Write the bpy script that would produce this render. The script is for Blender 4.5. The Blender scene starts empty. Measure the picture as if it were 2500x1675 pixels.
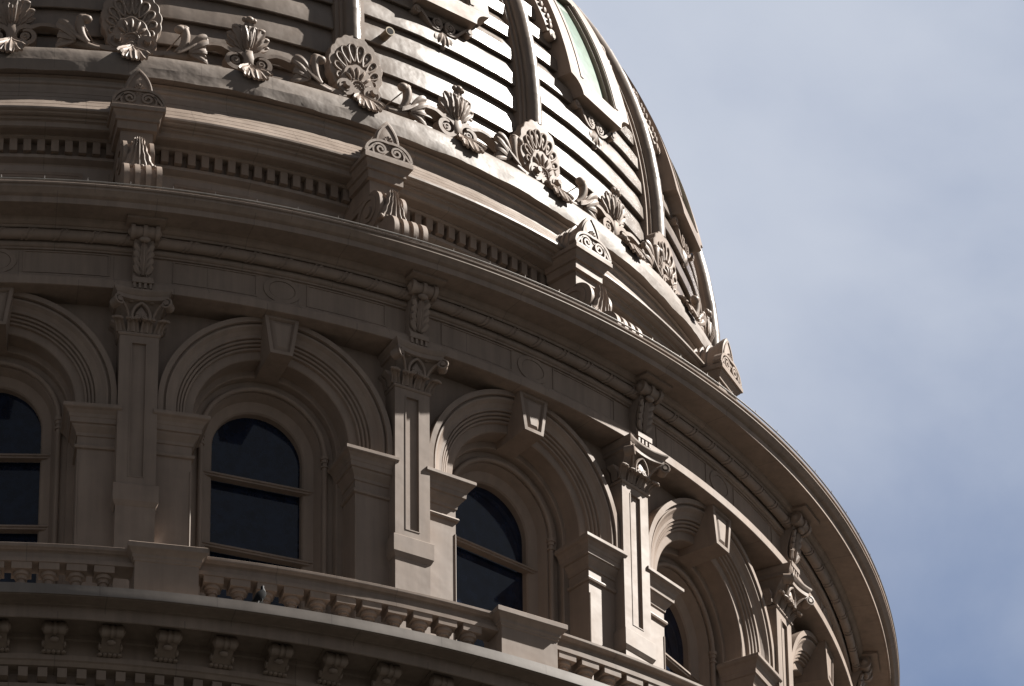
import bpy, bmesh, math, random
from mathutils import Matrix, Vector, noise
random.seed(7)
S = bpy.context.scene
R_ = math.radians
Z0 = 63.0                      # height of the capital line of the drum above the ground
PHI0, BAY = 6.609, 18.0        # azimuth of the pilaster nearest the camera axis, bay pitch

# ------------------------------------------------------------------ camera
def make_camera():
    cam = bpy.data.cameras.new('camera'); o = bpy.data.objects.new('camera', cam)
    S.collection.objects.link(o)
    yaw, pit, rol = R_(CAM['yaw']), R_(CAM['pitch']), R_(CAM['roll'])
    fw = Vector((math.sin(yaw)*math.cos(pit), math.cos(yaw)*math.cos(pit), math.sin(pit)))
    rt = Vector((math.cos(yaw), -math.sin(yaw), 0)); up = rt.cross(fw)
    r2 = rt*math.cos(rol)+up*math.sin(rol); u2 = -rt*math.sin(rol)+up*math.cos(rol)
    m = Matrix((r2, u2, -fw)).transposed().to_4x4()
    m.translation = Vector((0, -CAM['dist'], CAM['z']+Z0))
    o.matrix_world = m
    cam.sensor_width = 36; cam.lens = 36*CAM['f']/2500
    cam.clip_start = 1; cam.clip_end = 20000
    S.camera = o
CAM = dict(dist=98.6702, z=-61.3357, yaw=4.90377, pitch=35.84701, roll=-0.77845, f=16847.87)
make_camera()

# ------------------------------------------------------------------ sun, sky, exposure
SUN_AZ, SUN_EL = 96.6, 46.7    # azimuth measured from the camera side of the dome towards the right
sd = Vector((math.sin(R_(SUN_AZ))*math.cos(R_(SUN_EL)), -math.cos(R_(SUN_AZ))*math.cos(R_(SUN_EL)), math.sin(R_(SUN_EL))))
sun = bpy.data.lights.new('sun', 'SUN'); sun.energy = 5.0; sun.angle = R_(0.53); sun.color = (1, .955, .89)
so = bpy.data.objects.new('sun', sun); S.collection.objects.link(so)
so.rotation_euler = sd.to_track_quat('Z', 'Y').to_euler()
W = bpy.data.worlds.new('World'); S.world = W; W.use_nodes = True
nt = W.node_tree; nt.nodes.clear()
def N(t, typ, **kw):
    n = t.nodes.new(typ)
    for k, v in kw.items():
        if k.startswith('i_'):
            key = k[2:]; key = int(key) if key.isdigit() else key
            n.inputs[key].default_value = v
        else: setattr(n, k, v)
    return n
L = lambda t, a, b: t.links.new(a, b)
sky = N(nt, 'ShaderNodeTexSky', sky_type='NISHITA', sun_disc=False, sun_elevation=R_(SUN_EL), sun_rotation=R_(180-SUN_AZ),
        air_density=.45, dust_density=.0, ozone_density=1.0)
tc = N(nt, 'ShaderNodeTexCoord')
bg = N(nt, 'ShaderNodeBackground'); bg.inputs['Strength'].default_value = .05
out = N(nt, 'ShaderNodeOutputWorld')
# soft high cloud, thickest on the far side of the dome towards the sun
mp = N(nt, 'ShaderNodeMapping'); mp.inputs['Scale'].default_value = (1, 1, 1.25)
L(nt, tc.outputs['Generated'], mp.inputs['Vector'])
nz = N(nt, 'ShaderNodeTexNoise', i_Scale=14.0, i_Detail=7.0, i_Roughness=.5, i_Distortion=.15)
L(nt, mp.outputs[0], nz.inputs['Vector'])
cd = N(nt, 'ShaderNodeVectorMath', operation='DOT_PRODUCT'); cd.inputs[1].default_value = (.02, .80, .60)
L(nt, tc.outputs['Generated'], cd.inputs[0])
cm = N(nt, 'ShaderNodeMapRange', interpolation_type='SMOOTHSTEP', i_1=.55, i_2=1.0, i_3=0.0, i_4=1.0)
L(nt, cd.outputs['Value'], cm.inputs[0])
# more cloud higher up, clear blue low on the right
cg = N(nt, 'ShaderNodeVectorMath', operation='DOT_PRODUCT'); cg.inputs[1].default_value = (-.75, 0, 1.0)
L(nt, tc.outputs['Generated'], cg.inputs[0])
cgr = N(nt, 'ShaderNodeMapRange', i_1=.43, i_2=.55, i_3=-.26, i_4=.26)
L(nt, cg.outputs['Value'], cgr.inputs[0])
ad = N(nt, 'ShaderNodeMath', operation='ADD'); L(nt, nz.outputs[0], ad.inputs[0]); L(nt, cgr.outputs[0], ad.inputs[1])
cl = N(nt, 'ShaderNodeMapRange', interpolation_type='SMOOTHSTEP', i_1=.04, i_2=.84, i_3=0.0, i_4=1.0)
L(nt, ad.outputs[0], cl.inputs[0])
mu = N(nt, 'ShaderNodeMath', operation='MULTIPLY'); L(nt, cl.outputs[0], mu.inputs[0]); L(nt, cm.outputs[0], mu.inputs[1])
mix = N(nt, 'ShaderNodeMix', data_type='RGBA'); mix.inputs['B'].default_value = (4.95, 5.35, 6.2, 1)
base = N(nt, 'ShaderNodeMix', data_type='RGBA'); base.inputs['B'].default_value = (1.55, 2.4, 4.35, 1)
bm_ = N(nt, 'ShaderNodeMath', operation='MULTIPLY', i_1=.75); L(nt, cm.outputs[0], bm_.inputs[0])
hs = N(nt, 'ShaderNodeHueSaturation'); hs.inputs['Saturation'].default_value = .22; hs.inputs['Value'].default_value = .62
L(nt, sky.outputs[0], hs.inputs['Color']); L(nt, hs.outputs[0], base.inputs['A']); L(nt, bm_.outputs[0], base.inputs['Factor'])
L(nt, base.outputs['Result'], mix.inputs['A']); L(nt, mu.outputs[0], mix.inputs['Factor'])
L(nt, mix.outputs['Result'], bg.inputs['Color']); L(nt, bg.outputs[0], out.inputs[0])
S.view_settings.view_transform = 'Standard'; S.view_settings.look = 'None'
S.view_settings.exposure = 1.22; S.view_settings.gamma = 1.0
S.cycles.max_bounces = 6; S.cycles.diffuse_bounces = 4

# ------------------------------------------------------------------ materials
def paint(name, col, rough=.38, dent=.12, dscale=3.0, spec=.5, stain=.14, streak=.30, seams=0):
    m = bpy.data.materials.new(name); m.use_nodes = True; t = m.node_tree
    b = t.nodes['Principled BSDF']
    b.inputs['Specular IOR Level'].default_value = spec
    co = N(t, 'ShaderNodeTexCoord')
    geo = N(t, 'ShaderNodeNewGeometry')
    n1 = N(t, 'ShaderNodeTexNoise', i_Scale=1.1, i_Detail=5.0, i_Roughness=.6); L(t, geo.outputs['Position'], n1.inputs['Vector'])
    ms = N(t, 'ShaderNodeMapping'); ms.inputs['Scale'].default_value = (7, 7, .5); L(t, geo.outputs['Position'], ms.inputs['Vector'])
    n2 = N(t, 'ShaderNodeTexNoise', i_Scale=1.0, i_Detail=4.0, i_Roughness=.6); L(t, ms.outputs[0], n2.inputs['Vector'])
    r1 = N(t, 'ShaderNodeMapRange', i_1=.35, i_2=.7, i_3=1.0-stain, i_4=1.0+stain*.5); L(t, n1.outputs[0], r1.inputs[0])
    r2 = N(t, 'ShaderNodeMapRange', i_1=.35, i_2=.7, i_3=1.0+.25*streak, i_4=1.0-.3*streak); L(t, n2.outputs[0], r2.inputs[0])
    mm = N(t, 'ShaderNodeMath', operation='MULTIPLY'); L(t, r1.outputs[0], mm.inputs[0]); L(t, r2.outputs[0], mm.inputs[1])
    c = N(t, 'ShaderNodeMix', data_type='RGBA', blend_type='MULTIPLY'); c.inputs['Factor'].default_value = 1
    c.inputs['A'].default_value = (*col, 1); L(t, mm.outputs[0], c.inputs['B'])
    # small rust and grime specks
    sp = N(t, 'ShaderNodeTexNoise', i_Scale=26.0, i_Detail=3.0, i_Roughness=.7); L(t, geo.outputs['Position'], sp.inputs['Vector'])
    sr = N(t, 'ShaderNodeMapRange', i_1=.70, i_2=.78, i_3=0.0, i_4=.55); L(t, sp.outputs[0], sr.inputs[0])
    c2 = N(t, 'ShaderNodeMix', data_type='RGBA'); c2.inputs['B'].default_value = (.08, .06, .045, 1)
    L(t, sr.outputs[0], c2.inputs['Factor']); L(t, c.outputs['Result'], c2.inputs['A'])
    fin = c2.outputs['Result']
    if seams:                                      # upright joints between the sheets of a ring
        sx = N(t, 'ShaderNodeSeparateXYZ'); L(t, geo.outputs['Position'], sx.inputs[0])
        at = N(t, 'ShaderNodeMath', operation='ARCTAN2'); L(t, sx.outputs['X'], at.inputs[0]); L(t, sx.outputs['Y'], at.inputs[1])
        ml = N(t, 'ShaderNodeMath', operation='MULTIPLY', i_1=seams/(2*math.pi)); L(t, at.outputs[0], ml.inputs[0])
        zz = N(t, 'ShaderNodeMath', operation='MULTIPLY_ADD', i_1=1.7); L(t, sx.outputs['Z'], zz.inputs[0])
        fz = N(t, 'ShaderNodeMath', operation='FLOOR'); L(t, zz.outputs[0], fz.inputs[0])
        f2 = N(t, 'ShaderNodeMath', operation='MULTIPLY_ADD', i_1=.37); L(t, fz.outputs[0], f2.inputs[0]); L(t, ml.outputs[0], f2.inputs[2])
        fr = N(t, 'ShaderNodeMath', operation='FRACT'); L(t, f2.outputs[0], fr.inputs[0])
        lt = N(t, 'ShaderNodeMath', operation='LESS_THAN', i_1=.009); L(t, fr.outputs[0], lt.inputs[0])
        l2 = N(t, 'ShaderNodeMath', operation='MULTIPLY', i_1=.32); L(t, lt.outputs[0], l2.inputs[0])
        c3 = N(t, 'ShaderNodeMix', data_type='RGBA'); c3.inputs['B'].default_value = (.05, .04, .033, 1)
        L(t, l2.outputs[0], c3.inputs['Factor']); L(t, fin, c3.inputs['A']); fin = c3.outputs['Result']
    L(t, fin, b.inputs['Base Color'])
    rr = N(t, 'ShaderNodeMapRange', i_1=.3, i_2=.7, i_3=rough*.8, i_4=rough*1.25); L(t, n1.outputs[0], rr.inputs[0])
    L(t, rr.outputs[0], b.inputs['Roughness'])
    n3 = N(t, 'ShaderNodeTexNoise', i_Scale=dscale, i_Detail=2.0, i_Roughness=.45); L(t, geo.outputs['Position'], n3.inputs['Vector'])
    n4 = N(t, 'ShaderNodeTexNoise', i_Scale=60.0, i_Detail=2.0); L(t, geo.outputs['Position'], n4.inputs['Vector'])
    a = N(t, 'ShaderNodeMath', operation='MULTIPLY', i_1=.03); L(t, n4.outputs[0], a.inputs[0])
    a2 = N(t, 'ShaderNodeMath', operation='ADD'); L(t, n3.outputs[0], a2.inputs[0]); L(t, a.outputs[0], a2.inputs[1])
    bp = N(t, 'ShaderNodeBump', i_Strength=1.0); bp.inputs['Distance'].default_value = dent
    L(t, a2.outputs[0], bp.inputs['Height']); L(t, bp.outputs[0], b.inputs['Normal'])
    return m
STONE = (.258, .200, .162)
M = {}
M['paint'] = paint('painted_iron', STONE, .6, .005, 4.0, .18)
M['ring'] = paint('painted_iron_cornice', STONE, .58, .008, 2.2, .2, .15, .38, 61)
M['carved'] = paint('painted_zinc_ornament', STONE, .55, .004, 9.0, .25)
M['sheet'] = paint('painted_sheet_metal', (.185, .148, .122), .34, .012, 3.2, .42, .12, .35)
M['slope'] = paint('painted_sheet_slope', (.265, .212, .175), .36, .008, 3.2, .5, .10, .3, 47)
M['flash'] = paint('metal_flashing', (.195, .160, .135), .55, .014, 4.5, .25, .12, .25, 67)
M['lip'] = paint('lip_flashing_metal', (.195, .168, .148), .5, .003, 3.0, .3, .12, .25, 67)
M['panel'] = paint('painted_sheet_panel', STONE, .52, .007, 2.6, .22)
def simple(name, col, rough, spec=.5, metal=0.0):
    m = bpy.data.materials.new(name); m.use_nodes = True; b = m.node_tree.nodes['Principled BSDF']
    t = m.node_tree
    n = N(t, 'ShaderNodeTexNoise', i_Scale=6.0, i_Detail=3.0)
    g = N(t, 'ShaderNodeNewGeometry'); L(t, g.outputs['Position'], n.inputs['Vector'])
    r = N(t, 'ShaderNodeMapRange', i_1=.3, i_2=.7, i_3=.6 if spec == .5 and rough < .1 else .8, i_4=1.5 if rough < .1 else 1.2); L(t, n.outputs[0], r.inputs[0])
    c = N(t, 'ShaderNodeMix', data_type='RGBA', blend_type='MULTIPLY'); c.inputs['Factor'].default_value = 1
    c.inputs['A'].default_value = (*col, 1); L(t, r.outputs[0], c.inputs['B']); L(t, c.outputs['Result'], b.inputs['Base Color'])
    b.inputs['Roughness'].default_value = rough; b.inputs['Specular IOR Level'].default_value = spec
    b.inputs['Metallic'].default_value = metal
    return m
M['glass'] = simple('dark_window_glass', (.007, .012, .026), .05, .5)
M['green'] = simple('pale_green_glass', (.21, .29, .235), .25, .5)
M['cable'] = simple('grey_metal_cable', (.35, .32, .29), .3, .5, .7)
M['roofing'] = simple('dark_roofing', (.055, .05, .046), .8, .3)
M['dark'] = simple('dark_void', (.012, .011, .010), .8, .2)
M['brass'] = simple('weathered_pipe', (.20, .16, .11), .4, .5, .4)

# ------------------------------------------------------------------ mesh builder; points are (u, R, z): sideways, out from the axis, up
class MB:
    def __init__(s): s.v = []; s.f = []
    def add(s, vs, fs):
        o = len(s.v); s.v += [tuple(v) for v in vs]; s.f += [tuple(i+o for i in f) for f in fs]; return s
    def grid(s, rows, cu=False, cv=False, cap=False):
        n, m = len(rows), len(rows[0]); vs = [p for r in rows for p in r]; fs = []
        for i in range(n if cv else n-1):
            for j in range(m if cu else m-1):
                a, b = i*m+j, i*m+(j+1) % m; c, d = ((i+1) % n)*m+(j+1) % m, ((i+1) % n)*m+j
                fs.append((a, b, c, d))
        if cap: fs += [tuple(range(m))[::-1], tuple((n-1)*m+j for j in range(m))]
        return s.add(vs, fs)
    def box(s, u0, u1, r0, r1, z0, z1):
        vs = [(u, r, z) for z in (z0, z1) for (u, r) in ((u0, r0), (u1, r0), (u1, r1), (u0, r1))]
        return s.add(vs, [(0, 1, 2, 3), (4, 5, 6, 7), (0, 1, 5, 4), (1, 2, 6, 5), (2, 3, 7, 6), (3, 0, 4, 7)])
    def prism(s, poly, r0, r1, bev=0.0):          # poly in (u, z), thickness from r0 (back) to r1 (front)
        n = len(poly)
        rows = [[(u, r0, z) for u, z in poly]]
        if bev:
            cu = sum(p[0] for p in poly)/n; cz = sum(p[1] for p in poly)/n
            ins = inset(poly, bev)
            rows += [[(u, r1-bev, z) for u, z in poly], [(u, r1, z) for u, z in ins]]
        else: rows.append([(u, r1, z) for u, z in poly])
        return s.grid(rows, cu=True, cap=True)
    def prismu(s, poly, u0, u1):                  # poly in (R, z), extruded sideways
        return s.grid([[(u0, r, z) for r, z in poly], [(u1, r, z) for r, z in poly]], cu=True, cap=True)
    def prismz(s, poly, z0, z1):
        return s.grid([[(u, r, z0) for u, r in poly], [(u, r, z1) for u, r in poly]], cu=True, cap=True)
    def loft(s, levels, rb):                      # levels: (halfwidth, Rfront, z), bottom to top
        return s.grid([[(-w, rb, z), (-w, rf, z), (w, rf, z), (w, rb, z)] for w, rf, z in levels], cu=True, cap=True)
    def loft2(s, levels):                         # levels: (u0, u1, R0, R1, z)
        return s.grid([[(a, c, z), (a, d, z), (b, d, z), (b, c, z)] for a, b, c, d, z in levels], cu=True, cap=True)
    def tube(s, path, rad, n=8, closed=False, cap=True):
        P = [Vector(p) for p in path]; k = len(P); rows = []; up = None
        for i, p in enumerate(P):
            if closed: t = P[(i+1) % k]-P[i-1]
            else: t = P[min(i+1, k-1)]-P[max(i-1, 0)]
            t.normalize()
            if up is None:
                up = Vector((0, 1, 0)) if abs(t.y) < .9 else Vector((0, 0, 1))
            a = t.cross(up); a.normalize(); b = a.cross(t); up = b
            r = rad[i] if isinstance(rad, (list, tuple)) else rad
            rows.append([tuple(p+a*(r*math.cos(2*math.pi*j/n))+b*(r*math.sin(2*math.pi*j/n))) for j in range(n)])
        return s.grid(rows, cu=True, cv=closed, cap=cap and not closed)
    def cyl(s, c, axis, r, n=20, r2=None):
        c = Vector(c); a = Vector(axis); t = a.normalized()
        x = t.cross(Vector((0, 0, 1)) if abs(t.z) < .9 else Vector((1, 0, 0))).normalized(); y = t.cross(x)
        r2 = r if r2 is None else r2
        ring = lambda p, q: [tuple(p+x*(q*math.cos(2*math.pi*j/n))+y*(q*math.sin(2*math.pi*j/n))) for j in range(n)]
        return s.grid([ring(c, r), ring(c+a, r2)], cu=True, cap=True)
    def ball(s, c, r, n=10, sc=(1, 1, 1)):
        rows = []
        for i in range(n//2+1):
            a = math.pi*i/(n//2); rr = max(math.sin(a), .02)
            rows.append([(c[0]+sc[0]*r*rr*math.cos(2*math.pi*j/n), c[1]+sc[1]*r*rr*math.sin(2*math.pi*j/n), c[2]-sc[2]*r*math.cos(a)) for j in range(n)])
        return s.grid(rows, cu=True, cap=True)
    def ribbon(s, path, wid, r0, r1, lip=0.0):    # flat scroll band in the (u, z) plane, thickness r0..r1, optional raised edges
        k = len(path); rows = []
        for i, (u, z) in enumerate(path):
            a = path[max(i-1, 0)]; b = path[min(i+1, k-1)]
            dx, dz = b[0]-a[0], b[1]-a[1]; l = math.hypot(dx, dz) or 1
            nx, nz_ = -dz/l, dx/l; w = (wid[i] if isinstance(wid, (list, tuple)) else wid)/2
            q = lambda f: (u+nx*w*f, z+nz_*w*f)
            pts = [(*q(-1), r0), (*q(-1), r1), (*q(-.55), r1), (*q(-.4), r1-lip), (*q(.4), r1-lip), (*q(.55), r1), (*q(1), r1), (*q(1), r0)] if lip else [(*q(-1), r0), (*q(-1), r1), (*q(1), r1), (*q(1), r0)]
            rows.append([(x, r, z2) for x, z2, r in pts])
        return s.grid(rows, cu=True, cap=True)
    def leaf(s, path, side, wfun, flute=5, depth=.012, curl=.0, th=.02, nt_=17):
        P = [Vector(p) for p in path]; k = len(P); sd_ = Vector(side).normalized(); F = []; B = []
        for i, p in enumerate(P):
            t = (P[min(i+1, k-1)]-P[max(i-1, 0)]).normalized(); nrm = sd_.cross(t).normalized()
            if nrm.y < 0 and abs(nrm.y) > .3 and i == 0: pass
            q = i/(k-1); w = wfun(q); fr = []; br = []
            for j in range(nt_):
                a = -1+2*j/(nt_-1)
                h = depth*math.cos(a*math.pi*flute)*(1-.3*abs(a)) - curl*a*a
                fr.append(tuple(p+sd_*(a*w)+nrm*h*NS[0])); br.append(tuple(p+sd_*(a*w*.97)+nrm*(h-th)*NS[0]))
            F.append(fr); B.append(br)
        rows = [f+b[::-1] for f, b in zip(F, B)]
        return s.grid(rows, cu=True, cap=True)
    def ring(s, prof, segs=480, a0=0.0, a1=360.0):
        full = a1-a0 >= 359.9; s.polar = True; rows = []
        n = segs if full else segs+1
        for i in range(n):
            th = R_(a0+(a1-a0)*i/segs)
            rows.append([(r*math.sin(th), r*math.cos(th), z) for r, z in prof])
        return s.grid(rows, cv=full)
    def flip(s): s.v = [(-u, r, z) for u, r, z in s.v]; return s
    def bend(s, rb=13.85):
        s.v = [(r*math.sin(u/rb), r*math.cos(u/rb), z) for u, r, z in s.v]; return s
    def mesh(s, name, mat, ang=32.0):
        me = bpy.data.meshes.new(name)
        me.from_pydata([(u, -r, z) for u, r, z in s.v], [], s.f)
        b = bmesh.new(); b.from_mesh(me)
        bmesh.ops.remove_doubles(b, verts=b.verts, dist=1e-5)
        bmesh.ops.recalc_face_normals(b, faces=b.faces)
        for f in b.faces: f.smooth = True
        b.to_mesh(me); b.free()
        me.set_sharp_from_angle(angle=R_(ang)); me.materials.append(M[mat]); return me
NS = [1]
def inset(poly, d):
    n = len(poly); area = sum(poly[i][0]*poly[(i+1) % n][1]-poly[(i+1) % n][0]*poly[i][1] for i in range(n)); sg = 1 if area > 0 else -1
    outp = []
    for i in range(n):
        a, p, b = poly[i-1], poly[i], poly[(i+1) % n]
        e1 = Vector((p[0]-a[0], p[1]-a[1])); e2 = Vector((b[0]-p[0], b[1]-p[1]))
        if e1.length < 1e-9 or e2.length < 1e-9: outp.append(p); continue
        e1.normalize(); e2.normalize(); n1 = Vector((-e1.y, e1.x))*sg; n2 = Vector((-e2.y, e2.x))*sg
        m = n1+n2; m = m.normalized() if m.length > 1e-6 else n1; k = d/max(.4, m.dot(n1)); outp.append((p[0]+m.x*k, p[1]+m.y*k))
    return outp
def spiral(cx, cz, r0, r1, a0, turns, n=40):      # from radius r0 at angle a0 winding in to r1
    o = []
    for i in range(n+1):
        q = i/n; a = R_(a0)+turns*2*math.pi*q; r = r0*(r1/r0)**q; o.append((cx+r*math.cos(a), cz+r*math.sin(a)))
    return o
def bez(*P, n=14):
    o = []
    for i in range(n+1):
        t = i/n; Q = [Vector(p) for p in P]
        while len(Q) > 1: Q = [Q[j].lerp(Q[j+1], t) for j in range(len(Q)-1)]
        o.append(tuple(Q[0]))
    return o
def arc2(cx, cz, r, a0, a1, n=16): return [(cx+r*math.cos(R_(a0+(a1-a0)*i/n)), cz+r*math.sin(R_(a0+(a1-a0)*i/n))) for i in range(n+1)]

# ------------------------------------------------------------------ scene graph helpers
COL = S.collection
def link(name, me, parent=None, phi=0.0):
    o = bpy.data.objects.new(name, me); COL.objects.link(o)
    if parent is not None: o.parent = parent
    o.rotation_euler = (0, 0, R_(phi)); return o
def structure(name, me): o = link(name, me); o['kind'] = 'structure'; return o
tower = bpy.data.objects.new('domed_tower', None); COL.objects.link(tower)
tower['label'] = 'taupe painted domed tower with arched windows, curling ornaments and a stone-coloured balustrade'
tower['category'] = 'building'
BODY = bpy.data.objects.new
def part(name, me, phi=0.0):                       # a part of the tower, standing at its azimuth
    o = link(name, me, tower, phi); o.location = (0, 0, Z0-(.05 if name in ('palmette', 'anthemion') else 0)); return o
def sub(name, me, par): return link(name, me, par)
def repeat(name, me, phis, subs=()):               # a part with its sub-parts at each azimuth
    res = []
    for p in phis:
        o = part(name, me, p); res.append(o)
        for sn, sm in subs: sub(sn, sm, o)
    return res
PK = [PHI0+BAY*k for k in range(-3, 7)]            # pilaster lines
BK = [PHI0+BAY*(k+.5) for k in range(-3, 6)]       # bay centres

# ================================================================== the ground, far below
def ground():
    me = bpy.data.meshes.new('ground')
    n = 48; vs = [(0, 0, 0)]; fs = []
    for r in (200, 1500, 9000): vs += [(r*math.cos(2*math.pi*i/n), r*math.sin(2*math.pi*i/n), 0) for i in range(n)]
    fs += [(0, 1+i, 1+(i+1) % n) for i in range(n)]
    for k in range(2):
        a = 1+k*n; b = a+n; fs += [(a+i, b+i, b+(i+1) % n, a+(i+1) % n) for i in range(n)]
    me.from_pydata(vs, [], fs)
    m = bpy.data.materials.new('lawn_and_paving'); m.use_nodes = True; t = m.node_tree; b = t.nodes['Principled BSDF']
    g = N(t, 'ShaderNodeNewGeometry'); nn = N(t, 'ShaderNodeTexNoise', i_Scale=.05, i_Detail=6.0); L(t, g.outputs['Position'], nn.inputs['Vector'])
    cr = N(t, 'ShaderNodeValToRGB'); L(t, nn.outputs[0], cr.inputs[0])
    cr.color_ramp.elements[0].color = (.011, .012, .008, 1); cr.color_ramp.elements[0].position = .42
    cr.color_ramp.elements[1].color = (.016, .0145, .013, 1); cr.color_ramp.elements[1].position = .58
    L(t, cr.outputs[0], b.inputs['Base Color']); b.inputs['Roughness'].default_value = .95
    me.materials.append(m); o = link('ground', me); o['kind'] = 'structure'
ground()

# ================================================================== the dome
def C(z): return 12.02 if z < 8.3 else 1.72+math.sqrt(max(10.3**2-(z-8.3)**2, .01))
def edges():
    z = 6.83; o = []
    while z < 18.2:
        o.append((C(z)-.14, z)); z += .545*math.cos(math.asin(min(1, max(0, (z-8.3)/10.3))))
    return o
E_ = edges()
prof = [(11.9, 6.2)]
for i, (r, z) in enumerate(E_):
    d = .10
    prof += [(r-d, z+.03), (r-.012, z), (r, z+.012), (r-.003, z+.05), (r-.012, z+.25)]
prof.append((.5, 18.9))
def boards():
    m = MB(); rows = []; n = 720
    for i in range(n):
        th = 2*math.pi*i/n; x, y = math.sin(th), math.cos(th); row = []
        for r, z in prof:
            q = noise.noise(Vector((x*26, y*26, z*3)))+.5*noise.noise(Vector((x*70, y*70, z*5)))
            row.append(((r+.006*q)*x, (r+.006*q)*y, z+.008*noise.noise(Vector((x*34+5, y*34, z)))))
        rows.append(row)
    return m.grid(rows, cv=True)
part('dome_shell', boards().mesh('dome_shell', 'sheet', 25))

def rib():
    m = MB(); zs = [7.3+.15*i for i in range(72)]
    zs = [z for z in zs if z < 17.4]
    # flat strip behind
    for (w, off, o2) in ((.27, -.10, .42), (.20, -.055, .2)):
        m.grid([[(-w, C(z)-o2, z), (-w, C(z)+off, z), (w, C(z)+off, z), (w, C(z)-o2, z)] for z in zs], cu=True, cap=True)
    return m
def rib_tube():
    m = MB(); z = 8.22
    while z < 17.2:
        z2 = z+.62*math.cos(math.asin(min(1, max(0, (z-8.3)/10.3)))); n = 5; rows = []
        for i in range(n):
            q = z+(z2-z)*i/(n-1); sl = math.asin(min(1, max(0, (q-8.3)/10.3)))
            rad = .150 if i < n-1 else .156
            tn = (-math.sin(sl), math.cos(sl)); nr = (math.cos(sl), math.sin(sl))
            rows.append([(rad*math.cos(2*math.pi*j/18), C(q)-.04+nr[0]*rad*math.sin(2*math.pi*j/18), q+nr[1]*rad*math.sin(2*math.pi*j/18)) for j in range(18)])
        m.grid(rows, cu=True, cap=True); z = z2
    return m
repeat('rib', rib().mesh('rib', 'panel'), PK, [('rib_roll', rib_tube().mesh('rib_roll', 'sheet'))])

def dormer():
    m = MB(); zt = 12.7; zb = 9.67; hw = .88; ow = .47; zo = 10.03
    F = lambda z: C(z)+.08; Bk = lambda z: C(z)-.62
    def panel(us0, us1, z0, z1, n, f=F, bk=Bk):    # us0/us1: functions of z
        zs = [z0+(z1-z0)*i/n for i in range(n+1)]
        m.grid([[(us0(z), bk(z), z), (us0(z), f(z), z), (us1(z), f(z), z), (us1(z), bk(z), z)] for z in zs], cu=True, cap=True)
    bite = lambda z: hw-math.sqrt(max(.3**2-(z-zb)**2, 0)) if z < zb+.3 else hw
    panel(lambda z: -bite(z), lambda z: bite(z), zb, zb+.3, 10)
    panel(lambda z: -hw, lambda z: hw, zb+.302, zo, 2)
    panel(lambda z: -hw, lambda z: -ow, zo+.002, zt, 16); panel(lambda z: ow, lambda z: hw, zo+.002, zt, 16)
    hd = lambda z: hw*math.sqrt(max(1-((z-zt)/.75)**2, .004))
    panel(lambda z: -hd(z), hd, zt+.002, zt+.748, 14)
    # stepped inner reveal
    for s_ in (-1, 1):
        a, b = sorted((s_*ow, s_*(ow-.05)))
        panel(lambda z: a, lambda z: b, zo+.004, zt-.01, 16, lambda z: C(z)+.015, lambda z: C(z)-.5)
        a2, b2 = sorted((s_*(ow+.10), s_*(ow+.02)))
        panel(lambda z: a2, lambda z: b2, zo+.05, zt-.05, 16, lambda z: C(z)+.095, lambda z: C(z)+.07)
    panel(lambda z: -ow+.05, lambda z: ow-.05, zo+.004, zo+.09, 2, lambda z: C(z)+.015, lambda z: C(z)-.5)
    return m
def dormer_pane():
    m = MB(); zs = [10.07+.2*i for i in range(14)]
    m.grid([[(-.44, C(z)-.40, z), (-.44, C(z)-.055, z), (.44, C(z)-.055, z), (.44, C(z)-.40, z)] for z in zs], cu=True, cap=True); return m
def swag():
    m = MB(); r0, r1 = 11.25, 11.86; zc = 9.56
    p = bez((-.50, zc+.03), (-.34, zc-.06), (-.30, zc-.25), (-.13, zc-.24), n=12)+bez((-.13, zc-.24), (-.02, zc-.23), (-.02, zc-.02), (-.12, zc-.01), n=8)[1:]
    for s_ in (1, -1):
        m.ribbon([(s_*u, z) for u, z in p], .045, r0, r1)
        m.cyl((s_*.54, r0, zc+.0), (0, r1-r0, 0), .075, 18); m.cyl((s_*.54, r1, zc+.0), (0, .015, 0), .04, 12)
        m.ribbon([(s_*u, z) for u, z in spiral(.13, zc-.11, .105, .03, -100, 1.5, 26)], .03, r0+.1, r1+.01)
        m.cyl((s_*.13, r1-.1, zc-.11), (0, .12, 0), .03, 10)
    m.prism([(-.36, zc+.06), (-.30, zc-.12), (-.13, zc-.22), (.13, zc-.22), (.30, zc-.12), (.36, zc+.06)], r0, r1-.16)
    NS[0] = 1
    for (a, l) in ((-.5, .34), (0, .42), (.5, .34)):
        pth = [(a*.22*q, r1-.05+.06*math.sin(q*2.6), zc-.2-l*q*.95) for q in [i/8 for i in range(9)]]
        m.leaf(pth, (1, 0, 0), lambda q: .03+.10*math.sin(min(1, q*1.1)*math.pi)**.7, 2, .012, .02, .05, 9)
    return m
def side_scroll():
    m = MB()
    path = bez((-1.02, 11.95), (-1.16, 11.6), (-.96, 11.3), (-1.03, 10.85), n=16)
    rows = []
    for u, z in path: rows.append([(u-.09, C(z)-.5, z), (u-.09, C(z)-.05, z), (u+.02, C(z)-.02, z), (-.87, C(z)-.1, z), (-.87, C(z)-.5, z)])
    m.grid(rows, cu=True, cap=True)
    z = 10.78; m.cyl((-1.0, C(z)-.5, z), (0, .47, .04), .10, 18); m.cyl((-1.0, C(z)-.04, z), (0, .03, 0), .05, 12)
    z = 11.95; m.cyl((-1.06, C(z)-.5, z), (0, .47, .04), .15, 18); m.ribbon(spiral(-1.06, z, .14, .03, 0, 1.6, 26), .03, C(z)-.06, C(z)+.0)
    for q in range(7):
        z = 11.0+.13*q; m.ball((-1.03+.04*math.sin(q), C(z)-.01, z), .05, 8, (1, .7, 1.3))
    return m
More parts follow.
